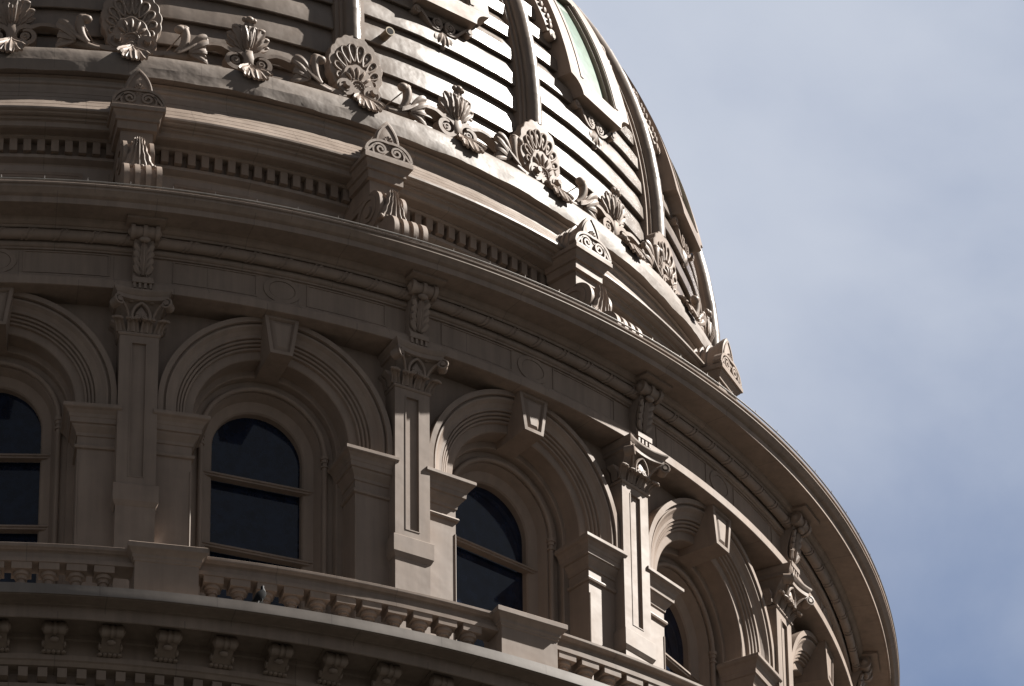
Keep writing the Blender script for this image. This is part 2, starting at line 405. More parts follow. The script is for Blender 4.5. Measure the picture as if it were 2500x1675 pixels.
repeat('dormer', dormer().mesh('dormer', 'panel', 18), BK,
       [('window_pane', dormer_pane().mesh('dormer_pane', 'green')), ('swag_bracket', swag().mesh('swag_bracket', 'carved')), ('scroll_bracket', side_scroll().mesh('scroll_bracket', 'carved')), ('scroll_bracket', side_scroll().flip().mesh('scroll_bracket', 'carved'))])
# open pipe stub on the boards
pm = MB(); pm.cyl((0, 11.66, 0), (0, .42, -.02), .075, 18); pm.cyl((0, 12.075, -.02), (0, .012, 0), .085, 18)
po = part('pipe_stub', pm.mesh('pipe_stub', 'brass'), 27.75); po.location.z = Z0+8.66
pd = MB(); pd.cyl((0, 12.08, -.02), (0, .01, 0), .062, 16); sub('pipe_mouth', pd.mesh('pipe_mouth', 'dark'), po)

# ================================================================== the cresting round the foot of the dome
RF = 12.22
def lower_leaf(m, z0=6.95, r=RF):
    NS[0] = 1
    for i, a in enumerate((-31, -16, 0, 16, 31)):
        l = (.46, .54, .58, .54, .46)[i]; sa, ca = math.sin(R_(a)), math.cos(R_(a))
        def prof_(ze):                             # hangs over the edge of the flashing behind it
            for (za, ra), (zb, rb) in zip(((7.1, 12.24), (6.92, 12.27), (6.76, 12.42), (6.62, 12.56), (6.40, 12.66)), ((6.92, 12.27), (6.76, 12.42), (6.62, 12.56), (6.40, 12.66), (6.0, 12.8))):
                if ze >= zb: return rb+(ra-rb)*min(1, (ze-zb)/(za-zb))
            return 12.8
        pth = []
        for k in range(13):
            q = k/12; z = z0+.05-ca*l*q; pth.append((sa*l*q*(.55+.45*q), prof_(z-.05)+(0 if i % 2 else .02), z))
        m.leaf(pth, (ca, 0, sa), lambda q: .020+.060*math.sin(min(1, .1+q*.9)*math.pi*.78)+.010*abs(math.sin(q*9)), 2, .012, .01, .04, 9)
def palmette():
    m = MB(); cz = 7.66
    out_ = []
    for i in range(120):
        a = 2*math.pi*i/120-math.pi/2
        sc = 1+.055*abs(math.sin(a*8.5+.4)) ; out_.append((.475*sc*math.cos(a), cz+.62*sc*math.sin(a)))
    m.prism(out_, RF-.27, RF-.10, .012)
    oc = (0, 7.2)
    for i in range(10):                            # ring of open loops
        a = R_(-24+i*228/9); rx, rz = .335, .46
        ex, ez = rx*math.cos(a), .40+rz*math.sin(a)-.02
        tip = Vector((ex*1.15, oc[1]+ez*1.08+.0)); root = Vector((ex*.60, oc[1]+ez*.66)); ax = (tip-root); ln = ax.length; ax.normalize(); sx = Vector((ax.y, -ax.x))
        pts = []; wid = .086 if 2 < i < 7 else .074
        for k in range(22):
            t = 2*math.pi*k/22; yy = (1-math.cos(t))/2; xx = math.sin(t)*wid*(.35+.75*yy)
            p = root+ax*(ln*yy)+sx*xx; pts.append((p.x, RF-.085, p.y))
        m.tube(pts, .020, 7, closed=True)
        c_ = root+ax*(ln*.62)
        m.ball((c_.x, RF-.10, c_.y), .045, 8, (.9, .3, 1.3))
    fan = []
    for i in range(40):
        a = R_(-20+220*i/39); rr = .33*(1+.07*abs(math.sin(a*5)))*(1+.18*math.sin(a)); fan.append((rr*.86*math.cos(a), 7.2+rr*math.sin(a)*1.15))
    m.prism(fan+[(-.1, 7.05), (.1, 7.05)], RF-.12, RF-.045, .015)
    for i in range(9):                             # inner fan of petals
        a = R_(-12+i*204/8); l0, l1 = .14, .30*(1+.2*math.sin(a))
        d = Vector((math.cos(a)*.86, math.sin(a)*1.15)); pts = [(d.x*q, RF-.045+.02*math.sin((q-l0)/(l1-l0)*3.1), 7.2+d.y*q) for q in [l0+(l1-l0)*k/6 for k in range(7)]]
        m.tube(pts, [.008, .016, .022, .027, .028, .022, .010], 7)
    for i in range(7):
        a = R_(0+i*30); m.ball((.155*math.cos(a), RF-.03, 7.2+.155*math.sin(a)), .018, 8)
    m.tube([(x, RF-.03, z) for x, z in arc2(0, 7.2, .12, -25, 205, 20)], .018, 7)
    m.prism(arc2(0, 7.2, .11, 0, 360, 20)[:-1], RF-.12, RF-.04)
    for i in range(5):
        a = R_(18+i*36); m.ball((.07*math.cos(a), RF-.035, 7.18+.07*math.sin(a)), .016, 8)
    for s_ in (1, -1):                             # discs with knobs, and the arms
        arm = bez((.64, 6.985), (.50, 6.93), (.38, 6.90), (.24, 6.955), n=10)
        m.ribbon([(s_*u, z) for u, z in arm], [.06+.006*i for i in range(11)], RF-.20, RF+.02)
        m.cyl((s_*.245, RF-.2, 7.095), (0, .225, 0), .168, 26, .16)
        m.ribbon([(s_*u, z) for u, z in spiral(.245, 7.095, .135, .07, -95, 1.0, 22)], .022, RF, RF+.04)
        m.cyl((s_*.245, RF-.02, 7.095), (0, .14, 0), .06, 16, .05)
    m.prism([(-.10, 7.07), (-.05, 6.93), (.05, 6.93), (.10, 7.07), (0, 7.14)], RF-.15, RF+.0, .01)
    return m
def volute_pair(m):
    cx, cz = .215, 7.10
    for s_ in (1, -1):
        arm = bez((.88, 7.17), (.74, 7.28), (.56, 7.36), (.38, 7.31), n=10)[:-1]
        sp = [(cx+q*math.cos(a), cz+q*math.sin(a)) for a, q in [(R_(62+i*9.5), .190-.00135*i-(.0022*max(0, i-30))) for i in range(44)]]
        m.ribbon([(s_*u, z) for u, z in arm+sp], [.05+.02*i/10 for i in range(len(arm))]+[.078]*32+[.078-.004*i for i in range(12)], RF-.17, RF+.0)
        m.cyl((s_*cx, RF-.17, cz), (0, .15, 0), .092, 22, .08)
        m.ribbon([(s_*u, z) for u, z in spiral(cx, cz, .065, .02, 300, 1.1, 18)], .022, RF-.03, RF-.005)
    m.prism([(-.06, 7.33), (.06, 7.33), (.09, 7.18), (.07, 7.02), (-.07, 7.02), (-.09, 7.18)], RF-.16, RF+.01, .012)
def anthemion():
    m = MB(); volute_pair(m); NS[0] = -1
    def blade(a, l, w, r0, curl, lob):
        sa, ca = math.sin(R_(a)), math.cos(R_(a)); pth = []
        for k in range(12):
            q = k/11
            pth.append((sa*l*q*(.6+.4*q), RF-.08+r0+curl*q**2.5+.04*math.sin(q*3), 7.33+ca*l*q))
        m.leaf(pth, (ca, 0, -sa), lambda q: w*(.38+.62*math.sin(min(1, .1+.9*q)*math.pi*.88)**.8)*(1+.22*abs(math.sin(q*lob))-.1), 2, .012, .012, .045, 13)
        return pth[-1]
    for s_ in (1, -1):
        for (a, l, w, r0, cu) in ((58, .38, .10, 0, .0), (42, .45, .12, .02, .015), (25, .52, .12, .04, .03), (10, .48, .09, .07, .03)):
            t = blade(s_*a, l, w, r0, cu, 9.5); m.ball((t[0]*.97, t[1]-.015, t[2]-.02), w*.5, 10, (1.25, .55, .75))
    t = blade(0, .62, .085, .03, .06, 5)
    m.ball((t[0], t[1], t[2]-.01), .075, 10, (1, .8, .8)); m.ball((t[0]-.075, t[1]-.01, t[2]-.015), .055, 10, (1, .8, .9)); m.ball((t[0]+.075, t[1]-.01, t[2]-.015), .055, 10, (1, .8, .9))
    for u in (-.07, 0, .07): m.tube([(u*.5, RF+.03, 7.36), (u*.8, RF+.08, 7.50), (u, RF+.08, 7.65)], [.013, .016, .010], 7)
    return m
def leaf_scroll():
    m = MB(); NS[0] = 1
    # stem coming from the shell, swelling into the leaf
    st = bez((1.40, 6.90), (1.22, 6.86), (1.10, 7.00), (.86, 7.08), n=14)
    m.tube([(u, RF-.05+.02*math.sin(i*.4), z) for i, (u, z) in enumerate(st)], [.042+.075*(i/14)**1.1 for i in range(15)], 10)
    for k in range(3):                             # flared lobes of the open end
        dz = (-.12, .03, .17)[k]
        pth = [(x, RF-.02+.05*math.sin(q*2.4)+.02*k, z) for q, (x, z) in [(i/8, p) for i, p in enumerate(bez((1.02, 7.02), (.92, 7.05+dz*.6), (.82, 7.08+dz), (.775-.03*abs(k-1), 7.04+dz*1.35), n=8))]]
        m.leaf(pth, (.25, 0, 1), lambda q: .062+.058*math.sin(q*2.6), 2, .012, .01, .06, 9)
        m.ball(pth[-1], .068, 10, (.7, .9, 1.1))
    # leaf with a drooping, rolled tip
    tip = bez((1.22, 6.96), (1.02, 7.12), (1.06, 7.47), (1.19, 7.42), n=14)
    m.tube([(u, RF+.0+.06*math.sin(i/14*2.5), z) for i, (u, z) in enumerate(tip)], [.048+.03*math.sin(i/14*2.6) for i in range(15)], 9)
    m.ball((1.185, RF+.07, 7.385), .088, 12, (1.1, .9, .85)); m.ball((1.10, RF+.06, 7.43), .065, 10, (1.2, 1, .8))
    for q in range(4):
        m.tube([(u+.012*q-.03, RF+.07+.01*q, z-.035*q+.01) for u, z in bez((1.22, 6.97), (1.06, 7.06), (.98, 7.16), (.90, 7.18+.02*q), n=8)], [.008, .014, .018, .02, .022, .024, .026, .026, .02], 6)
    m.tube([(u, RF+.06, z) for u, z in arc2(1.06, 7.12, .035, 0, 330, 12)], .014, 6)
    m.tube([(1.13, RF-.02, 7.36), (1.40, RF-.35, 7.02)], .011, 6)      # thin iron stay
    return m
LL = MB(); lower_leaf(LL); LLm = LL.mesh('drooping_leaf', 'carved', 50)
repeat('palmette', palmette().mesh('palmette', 'carved', 40), PK, [('drooping_leaf', LLm)])
repeat('anthemion', anthemion().mesh('anthemion', 'carved', 45), BK, [('drooping_leaf', LLm), ('leaf_scroll', leaf_scroll().mesh('leaf_scroll', 'carved', 50)), ('leaf_scroll', leaf_scroll().flip().mesh('leaf_scroll', 'carved', 50))])

# ================================================================== the crown cornice
def apron():
    m = MB(); rows = []; n = 720
    for i in range(n):
        th = 2*math.pi*i/n; x, y = math.sin(th), math.cos(th); row = []
        for (r, z, k) in ((11.85, 6.20, 0), (12.40, 6.20, 0), (12.46, 6.58, .004), (12.49, 6.605, .008), (12.51, 6.58, .012), (12.54, 6.48, .016), (12.56, 6.38, .016), (12.575, 6.295, .012), (12.60, 6.285, .012), (12.605, 6.18, .020), (12.605, 6.08, .026), (12.53, 6.085, .006), (12.45, 6.10, 0)):
            q = noise.noise(Vector((x*22, y*22, z*5)))+.6*noise.noise(Vector((x*60, y*60, z*9)))+.35*noise.noise(Vector((x*140, y*140, z*12)))
            rr = r+k*q; zz = z+k*.7*noise.noise(Vector((x*30+9, y*30, z*3))); row.append((rr*x, rr*y, zz))
        rows.append(row)
    return m.grid(rows, cv=True)
part('apron_flashing', apron().mesh('apron_flashing', 'flash', 30))
cp = [(12.45, 6.09), (12.40, 6.07), (12.38, 6.02), (12.43, 5.99), (12.43, 5.95), (12.40, 5.93), (12.40, 5.88)]
r0, z0, r1, z1 = 12.40, 5.86, 12.90, 5.10
for i in range(5):                                 # boards of the slope above the lip, with thin joints
    a = i/5; b = (i+1)/5
    sg = lambda q: (r0+(r1-r0)*(q**1.15), z0+(z1-z0)*q)
    p, q = sg(a), sg(b); cp += [(p[0]+.006, p[1]-.004), (q[0]-.009, q[1]+.014), (q[0]-.035, q[1]+.006)]
cp += [(12.93, 5.095), (12.955, 5.07), (12.955, 5.035), (12.925, 5.02), (12.90, 5.02), (12.88, 5.0), (12.84, 4.985), (12.79, 4.99), (12.775, 4.975), (12.775, 4.955), (12.74, 4.95),
       (12.72, 4.94), (12.72, 4.855), (12.68, 4.84), (12.50, 4.845), (12.50, 4.82), (12.46, 4.80), (12.30, 4.80), (12.30, 4.565), (12.38, 4.56), (12.38, 4.50), (12.30, 4.46), (12.27, 4.45), (12.25, 4.43), (12.25, 2.1)]
crown = part('crown_cornice', MB().ring(cp, 480).mesh('crown_cornice', 'slope', 14))
def toothed(n, a0, pitch, hw, r_a, r_b, za, zb):      # one connected band whose face steps in and out
    m = MB(); rows = []
    for i in range(n):
        c = a0+pitch*i; h = math.degrees(hw/r_b)
        for a, r in ((c-h, r_a), (c-h, r_b), (c+h, r_b), (c+h, r_a)):
            x, y = math.sin(R_(a)), math.cos(R_(a)); rows.append([((r_a-.05)*x, (r_a-.05)*y, za), (r*x, r*y, za), (r*x, r*y, zb), ((r_a-.05)*x, (r_a-.05)*y, zb)])
    return m.grid(rows, cv=True, cu=True)
dm = toothed(360, PHI0+BAY/36, BAY/18, .060, 12.31, 12.455, 4.575, 4.803)
sub('dentil_course', dm.mesh('dentil_course', 'paint'), crown)
# raised panel frames on the attic wall between the consoles
am = MB()
def frame(m, u0, u1, z0, z1, R, w=.06, h=.03, n=10):
    us = [u0+(u1-u0)*i/n for i in range(n+1)]
    for (za, zb) in ((z0, z0+w), (z1-w, z1)): m.grid([[(u, R-.02, za), (u, R+h, za), (u, R+h, zb), (u, R-.02, zb)] for u in us], cu=True, cap=True)
    for (ua, ub) in ((u0, u0+w), (u1-w, u1)): m.box(ua, ub, R-.02, R+h-.003, z0+w, z1-w)
frame(am, -1.2, 1.2, 3.1, 4.30, 12.25, .06, .03); frame(am, -1.15, 1.15, 3.15, 4.25, 12.25, .06, .02); am.bend(12.25)
repeat('attic_panel', am.mesh('attic_panel', 'paint'), BK)

def pedestal():
    m = MB()
    m.loft([(.255, 13.085, 4.30), (.255, 13.085, 4.59), (.315, 13.145, 4.60), (.315, 13.145, 4.745), (.32, 13.15, 4.75), (.35, 13.18, 4.755), (.35, 13.18, 4.785), (.345, 13.175, 4.79), (.35, 13.18, 4.815), (.37, 13.20, 4.845), (.39, 13.225, 4.87), (.395, 13.235, 4.905), (.43, 13.27, 4.91), (.43, 13.27, 4.985), (.42, 13.26, 4.995)], 12.5)
    m.loft([(.25, 12.9, 4.2), (.25, 12.9, 4.61)], 12.2)
    return m
def crest():
    m = MB(); top = [(.42, 5.0), (.42, 5.03), (.40, 5.06)]+bez((.41, 5.06), (.37, 5.25), (.21, 5.335), (0, 5.30), n=12)
    poly = top+[(-u, z) for u, z in top[::-1]][1:]
    m.prism(poly, 13.08, 13.215)
    rim = top[1:]
    for s_ in (1, -1):
        m.ribbon([(s_*u, z) for u, z in rim], .045, 13.10, 13.25)
        m.ribbon([(s_*u, z) for u, z in bez((.385, 5.03), (.31, 5.13), (.26, 5.22), (.16, 5.245), n=8)[:-1]+spiral(.145, 5.135, .105, .035, 80, 1.35, 26)], .035, 13.15, 13.25)
        m.ribbon([(s_*u, z) for u, z in bez((.26, 5.02), (.29, 5.08), (.29, 5.14), (.24, 5.2), n=6)], .03, 13.15, 13.25)
    m.box(-.42, .42, 13.1, 13.255, 4.99, 5.03)
    return m
def finial():
    m = MB()
    def arch_(k):
        a = bez((.20*k, 5.03), (.25*k, 5.32), (.235*k, 5.03+.54*k), (0, 5.03+.75*k), n=12); return a+[(-u, z) for u, z in a[::-1]][1:]
    rows = []
    for r, k in ((12.35, .84), (12.95, .88), (13.05, .96), (13.12, 1.0), (13.19, 1.0), (13.2, .93)): rows.append([(u, r, z) for u, z in arch_(k)])
    m.grid(rows, cu=True, cap=True)
    m.ribbon([(u*.86, 5.02+(z-5.02)*.9) for u, z in arch_(1.0)], .03, 13.15, 13.215)
    for i in range(4):                             # rings round the bolster behind the bud
        r = 12.50+.12*i; m.grid([[(u, r+d, z) for u, z in arch_(k)] for d, k in ((-.035, .86), (-.02, .95), (.02, .95), (.035, .86))], cu=True, cap=True)
    for i in range(7):
        a = R_(90+(i-3)*34); m.tube([(.02*math.cos(a), 13.21, 5.34+.02*math.sin(a)), (.075*math.cos(a), 13.225, 5.34+.10*math.sin(a))], [.012, .022], 6)
    for s_ in (1, -1): m.ribbon([(s_*u, z) for u, z in spiral(.055, 5.24, .045, .012, 90, 1.4, 16)], .018, 13.18, 13.225)
    m.ball((0, 13.2, 5.28), .03, 8)
    return m
def console():
    m = MB()
    m.prismu([(12.2, 2.1), (12.2, 4.32), (13.05, 4.32), (13.12, 4.1), (13.1, 3.7), (13.35, 3.5), (13.6, 3.35), (13.75, 3.1), (13.75, 2.1)], -.2, .2)
    c1, c2 = (13.03, 3.97), (13.64, 3.09); rr1, rr2 = .33, .31
    m.cyl((-.235, *c1), (.47, 0, 0), rr1, 36); m.cyl((-.26, *c2), (.52, 0, 0), rr2-.02, 36)
    for k in range(4):
        u = -.21+.14*k; m.cyl((u-.032, *c1), (.064, 0, 0), rr1+.045, 40)
        u = -.255+.17*k; m.cyl((u-.042, *c2), (.084, 0, 0), rr2+.045, 40)
    for s_ in (1, -1):                             # scroll bands on the two cheeks
        def rb(path, wid, u0, u1):
            k = len(path); rows = []
            for i, (r, z) in enumerate(path):
                a = path[max(i-1, 0)]; b = path[min(i+1, k-1)]; dx, dz = b[0]-a[0], b[1]-a[1]; l = math.hypot(dx, dz) or 1
                nx, nz_ = -dz/l, dx/l; w = wid[i]/2
                rows.append([(u0, r+nx*w, z+nz_*w), (u1, r+nx*w, z+nz_*w), (u1, r-nx*w, z-nz_*w), (u0, r-nx*w, z-nz_*w)])
            m.grid(rows, cu=True, cap=True)
        p = bez((13.75, 3.30), (13.5, 3.46), (13.28, 3.52), (13.02, 3.56), n=10)[:-1]+[(13.03+q*math.cos(a), 3.97+q*math.sin(a)) for a, q in [(R_(-90-i*9), .40-.0062*i) for i in range(46)]]
        rb(p, [.10-.0005*i for i in range(len(p))], s_*.20, s_*.265)
        p2 = [(13.62+q*math.cos(a), 3.06+q*math.sin(a)) for a, q in [(R_(75-i*10), .30-.0055*i) for i in range(44)]]
        rb(p2, [.085-.0006*i for i in range(44)], s_*.22, s_*.295)
        m.cyl((s_*.2, *c1), (s_*.085, 0, 0), .10, 20); m.cyl((s_*.2, *c2), (s_*.1, 0, 0), .06, 16)
    m.box(-.27, .27, 13.2, 13.52, 3.44, 3.475)
    return m
def fan_leaf():
    m = MB(); NS[0] = 1
    pth = [(0, 13.425+.045*math.sin(q*3.0)+.10*max(0, q-.72), 4.235-.60*q) for q in [k/13 for k in range(14)]]
    m.leaf(pth, (1, 0, 0), lambda q: .085+.185*q**1.5+.012*math.sin(q*23), 5, .020, .03, .06, 41)
    for k in range(6):
        u = -.24+.096*k; m.ball((u, 13.465-.06*abs(u), 3.645+.05*abs(u)), .036, 8, (1.1, .8, 1.0))
    return m
repeat('cornice_pedestal', pedestal().mesh('cornice_pedestal', 'paint', 14), PK,
       [('crest', crest().mesh('crest', 'carved')), ('finial', finial().mesh('finial', 'carved')), ('console', console().mesh('console', 'carved')), ('fan_leaf', fan_leaf().mesh('fan_leaf', 'carved', 60))])

# ================================================================== the main cornice and entablature of the drum
part('gutter_roof', MB().ring([(12.2, 2.42), (14.3, 2.13), (14.73, 2.06)], 480).mesh('gutter_roof', 'roofing'))
mc = [(14.68, 2.09), (14.72, 2.10), (14.80, 2.10), (14.83, 2.135), (14.875, 2.145), (14.90, 2.12), (14.895, 2.095), (14.87, 2.085), (14.868, 2.06), (14.885, 2.05), (14.885, 2.035),
      (14.865, 2.02), (14.84, 1.99), (14.815, 1.965), (14.785, 1.95), (14.765, 1.945), (14.755, 1.94), (14.755, 1.835), (14.735, 1.832), (14.72, 1.845), (14.36, 1.86), (14.35, 1.835), (14.325, 1.80), (14.285, 1.775), (14.26, 1.77), (14.245, 1.735),
      (14.12, 1.73), (14.12, 1.55), (14.13, 1.548), (14.13, 1.50), (14.11, 1.48), (14.085, 1.47), (14.085, 1.445), (14.05, 1.44), (14.05, 1.005), (14.07, 1.0), (14.085, .985), (14.11, .975), (14.11, .94), (14.145, .925), (14.165, .90), (14.17, .865), (14.20, .86), (14.20, .715), (14.185, .708), (13.6, .712)]
cornice = part('main_cornice', MB().ring(mc, 480).mesh('main_cornice', 'ring', 14))
tm = MB(); tm.ring([(14.19+.088*math.cos(R_(a)), 1.64+.088*math.sin(R_(a))) for a in range(-110, 111, 20)], 480)
for i in range(20*9):                              # slanting ribbons wound round the bundle moulding
    t0 = BAY*i/9+.4
    for w0 in (0, .30):
        rows = []
        for k in range(11):
            a = R_(-105+21*k); row = []
            for d in (0, .13):
                th = R_(PHI0+t0+w0+d+.75*(k/10)); r = 14.19+.102*math.cos(a); row.append((r*math.sin(th), r*math.cos(th), 1.64+.102*math.sin(a)))
            row2 = []
            for d in (.13, 0):
                th = R_(PHI0+t0+w0+d+.75*(k/10)); r = 14.19+.08*math.cos(a); row2.append((r*math.sin(th), r*math.cos(th), 1.64+.08*math.sin(a)))
            rows.append(row+row2)
        tm.grid(rows, cu=True, cap=True)
sub('ribbon_moulding', tm.mesh('ribbon_moulding', 'paint', 30), cornice)
gm = MB(); gm.ring([(14.90+.013*math.cos(R_(a)), 2.165+.013*math.sin(R_(a))) for a in range(0, 361, 45)], 480)
sub('conductor_cable', gm.mesh('conductor_cable', 'cable'), cornice)
rm = MB(); rm.tube([(0, 14.90, 2.15), (0, 14.90, 2.19), (0, 14.905, 2.225)], [.007, .006, .003], 6)
RM = rm.mesh('lightning_rod', 'cable')
for i in range(40):
    o = sub('lightning_rod', RM, cornice); o.rotation_euler.z = R_(-7.2+2.52*i)

# frieze panel and medallion of each bay
def frieze(s_):
    m = MB(); a, b = sorted((s_*.40, s_*1.72)); frame(m, a, b, 1.02, 1.43, 14.05, .022, .016); return m.bend(14.05)
def med(m):
    for (ra, rb, h) in ((.215, .30, .016), (.0, .205, .008)):
        n = 40; rows = []
        for i in range(n):
            a = 2*math.pi*i/n; c, s2 = math.cos(a), math.sin(a)*.78
            rows.append([(ra*c, 14.03, 1.225+ra*s2), (ra*c, 14.05+h, 1.225+ra*s2), (rb*c, 14.05+h, 1.225+rb*s2), (rb*c, 14.03, 1.225+rb*s2)])
        m.grid(rows, cu=True, cv=True)
mm_ = MB(); med(mm_); mm_.bend(14.05)
repeat('frieze_panel', frieze(1).mesh('frieze_panel', 'paint'), BK); repeat('frieze_panel', frieze(-1).mesh('frieze_panel', 'paint'), BK)
repeat('medallion', mm_.mesh('medallion', 'paint'), BK)

def bracket():
    m = MB(); hw = .15
    side = [(14.02, .92), (14.21, .92), (14.21, .95), (14.18, 1.0), (14.165, 1.12), (14.19, 1.28), (14.235, 1.42), (14.27, 1.5), (14.30, 1.62), (14.33, 1.76), (14.30, 1.85), (14.02, 1.85)]
    m.prismu(side, -hw, hw)
    for u in (-.19, 0, .19):                       # banded roll at the top
        m.cyl((u-.032, 14.34, 1.70), (.064, 0, 0), .125, 24)
    m.cyl((-.2, 14.34, 1.70), (.4, 0, 0), .10, 24)
    for s_ in (1, -1): m.cyl((s_*.2, 14.34, 1.70), (s_*.06, 0, 0), .105, 18, .02)
    m.box(-.16, .165, 14.0, 14.245, .835, .925)
    for k in range(4): m.box(-.145+.083*k, -.105+.083*k, 14.02, 14.235, .74, .836)
    m.loft([(.30, 14.58, 1.80), (.30, 14.58, 1.852)], 14.1)
    return m
def bracket_leaf():
    m = MB(); NS[0] = -1
    face = lambda q: (14.225+.12*q*q+.02*math.sin(q*4), .98+.60*q)
    for (a, l, w) in ((0, 1.0, .045), (-.6, .86, .05), (.6, .86, .05)):
        pth = [(a*.16*(.5+.5*math.sin(q*2.6)), face(q*l)[0]-.02+.03*(a == 0), face(q*l)[1]) for q in [k/11 for k in range(12)]]
        m.leaf(pth, (1, 0, 0), lambda q, w=w: w*(.5+.5*math.sin(q*3))*(1+.35*abs(math.sin(q*10))), 2, .014, .01, .03, 9)
    for k in range(4):
        for s_ in (1, -1):
            q0 = .06+.2*k; pth = [(s_*(.03+.10*t_), face(q0+.22*t_)[0]-.012+.03*t_*t_, face(q0+.22*t_)[1]) for t_ in (0, .25, .5, .75, 1)]
            m.leaf(pth, (.6, 0, -.8*s_), lambda q: .028+.03*math.sin(q*2.7), 1, .01, .008, .03, 7)
    m.ball((0, face(1)[0]+.03, 1.56), .07, 10, (1.3, .8, .7)); return m
BR, BL = bracket().mesh('bracket', 'carved'), bracket_leaf().mesh('acanthus_leaf', 'carved', 60)
repeat('cornice_bracket', BR, PK, [('acanthus_leaf', BL)])

# ================================================================== the arcade of the drum
ZC = -1.10
def arch_sweep(m, prof_, zbot, n=36, a0=0, a1=180, jamb=True):   # prof_: (radius, R)
    path = []
    if jamb: path.append((1, zbot, None))
    for i in range(n+1): path.append((None, None, R_(a0+(a1-a0)*i/n)))
    if jamb: path.append((-1, zbot, None))
    rows = []
    for s_, z, a in path:
        if a is None: rows.append([(s_*r, R, z) for r, R in prof_])
        else: rows.append([(r*math.cos(a), R, ZC+r*math.sin(a)) for r, R in prof_])
    return m.grid(rows)
def bay_wall():
    m = MB(); R = 13.70; N_ = 64; rr = 1.60
    us = [-2.25+4.5*i/N_ for i in range(N_+1)]+[-rr, rr]; us = sorted(us); rows = []
    for u in us:
        zb = ZC+math.sqrt(max(rr*rr-u*u, 0)) if abs(u) < rr-1e-6 else -7.0
        rows.append((u, zb))
    for (u0, z0_), (u1, z1_) in zip(rows, rows[1:]):
        if (abs(u0) >= rr-1e-6) != (abs(u1) >= rr-1e-6):
            pass
        if abs(u0) > rr-1e-6 and abs(u1) < rr-1e-6: z0_ = ZC
        if abs(u1) > rr-1e-6 and abs(u0) < rr-1e-6: z1_ = ZC
        m.add([(u0, R, z0_), (u1, R, z1_), (u1, R, .80), (u0, R, .80)], [(0, 1, 2, 3)])
    return m.bend(13.70)
def archivolt():
    m = MB()
    pr = [(1.86, 13.66), (1.86, 13.95), (1.775, 13.95), (1.77, 13.885), (1.74, 13.885), (1.735, 13.92), (1.71, 13.915), (1.66, 13.86), (1.60, 13.825), (1.555, 13.82), (1.55, 13.775), (1.53, 13.795), (1.505, 13.785), (1.50, 13.74), (1.48, 13.76), (1.455, 13.75), (1.45, 13.705), (1.43, 13.725), (1.405, 13.715), (1.40, 13.665), (1.275, 13.655), (1.26, 13.64), (1.26, 13.36), (1.255, 13.35)]
    arch_sweep(m, pr, -1.36, 48); return m.bend(13.8)
def keystone():
    m = MB()
    o = [(-.28, .72), (.28, .72), (.18, .02), (-.18, .02)]
    i_ = inset(o, .055); j = inset(o, .075); k = inset(o, .14)
    L4 = lambda p, r: [(u, r, z) for u, z in p]
    m.grid([L4(o, 13.3), L4(o, 14.07), L4(i_, 14.075), L4(j, 14.03), L4(k, 14.065)], cu=True, cap=True); return m
def impost(s_):
    m = MB()
    if 1:
        b = 1.30
        lv = []
        for (o_, z) in ((0, -7.0), (0, -2.03), (.035, -2.02), (.045, -1.99), (.035, -1.96), (0, -1.95), (0, -1.80), (.02, -1.79), (.025, -1.74), (.05, -1.70), (.085, -1.65), (.09, -1.62), (.12, -1.61), (.125, -1.53), (.135, -1.52), (.15, -1.47), (.19, -1.42), (.225, -1.40), (.235, -1.385), (.235, -1.335), (.225, -1.325)):
            lv.append((b-o_, 1.93, 13.28, 13.80+o_, z))
        lv = [((a, bb, c, d, z) if s_ > 0 else (-bb, -a, c, d, z)) for a, bb, c, d, z in lv]
        m.loft2(lv)
        # slim bead up the front corner
        m.tube([(s_*(b+.012), 13.80, -7.0), (s_*(b+.012), 13.80, -2.25)], .016, 8)
    return m.bend(13.8)
repeat('bay_wall', bay_wall().mesh('bay_wall', 'panel'), BK)
repeat('archway', archivolt().mesh('archway', 'paint', 12), BK, [('keystone', keystone().mesh('keystone', 'paint', 10)), ('impost_pier', impost(1).mesh('impost_pier', 'panel', 14)), ('impost_pier', impost(-1).mesh('impost_pier', 'panel', 14))])
def window():
    m = MB()
    arch_sweep(m, [(1.40, 13.36), (1.15, 13.355), (1.14, 13.34), (1.14, 13.22), (1.04, 13.215), (.955, 13.19), (.94, 13.15), (.90, 13.03), (.82, 12.98), (.765, 12.96), (.745, 12.93), (.745, 12.80)], -7.0, 40)
    # round bead with little capitals at the spring
    pts = [(1.0, 13.235, -7.0), (1.0, 13.235, ZC)]+[(1.0*math.cos(R_(a)), 13.235, ZC+1.0*math.sin(R_(a))) for a in range(5, 180, 5)]+[(-1.0, 13.235, ZC), (-1.0, 13.235, -7.0)]
    m.tube(pts, .042, 20)
    for s_ in (1, -1):
        for (dz, r, h) in ((-.06, .07, .06), (-.12, .055, .06), (-.21, .062, .03)):
            m.cyl((s_*1.0, 13.235, ZC+dz), (0, 0, h), r, 14)
    return m.bend(13.3)
def crossbar(z):
    m = MB()
    m.box(-.93, .93, 12.90, 13.02, z-.025, z+.035); m.box(-.90, .90, 13.0, 13.04, z+.01, z+.04)
    return m.bend(13.0)
def pane():
    m = MB(); p = [(.80, -7.0)]+arc2(0, ZC, .80, 0, 180, 30)+[(-.80, -7.0)]; m.prism(p, 12.78, 12.82); return m
repeat('window', window().mesh('window', 'paint', 19), BK, [('window_pane', pane().mesh('arched_pane', 'glass')), *[('crossbar', crossbar(z).mesh('crossbar', 'paint')) for z in (-1.66, -2.96)]])
drum = MB().ring([(12.7, 2.3), (12.7, -7.2)], 120); part('drum_core', drum.mesh('drum_core', 'dark'))

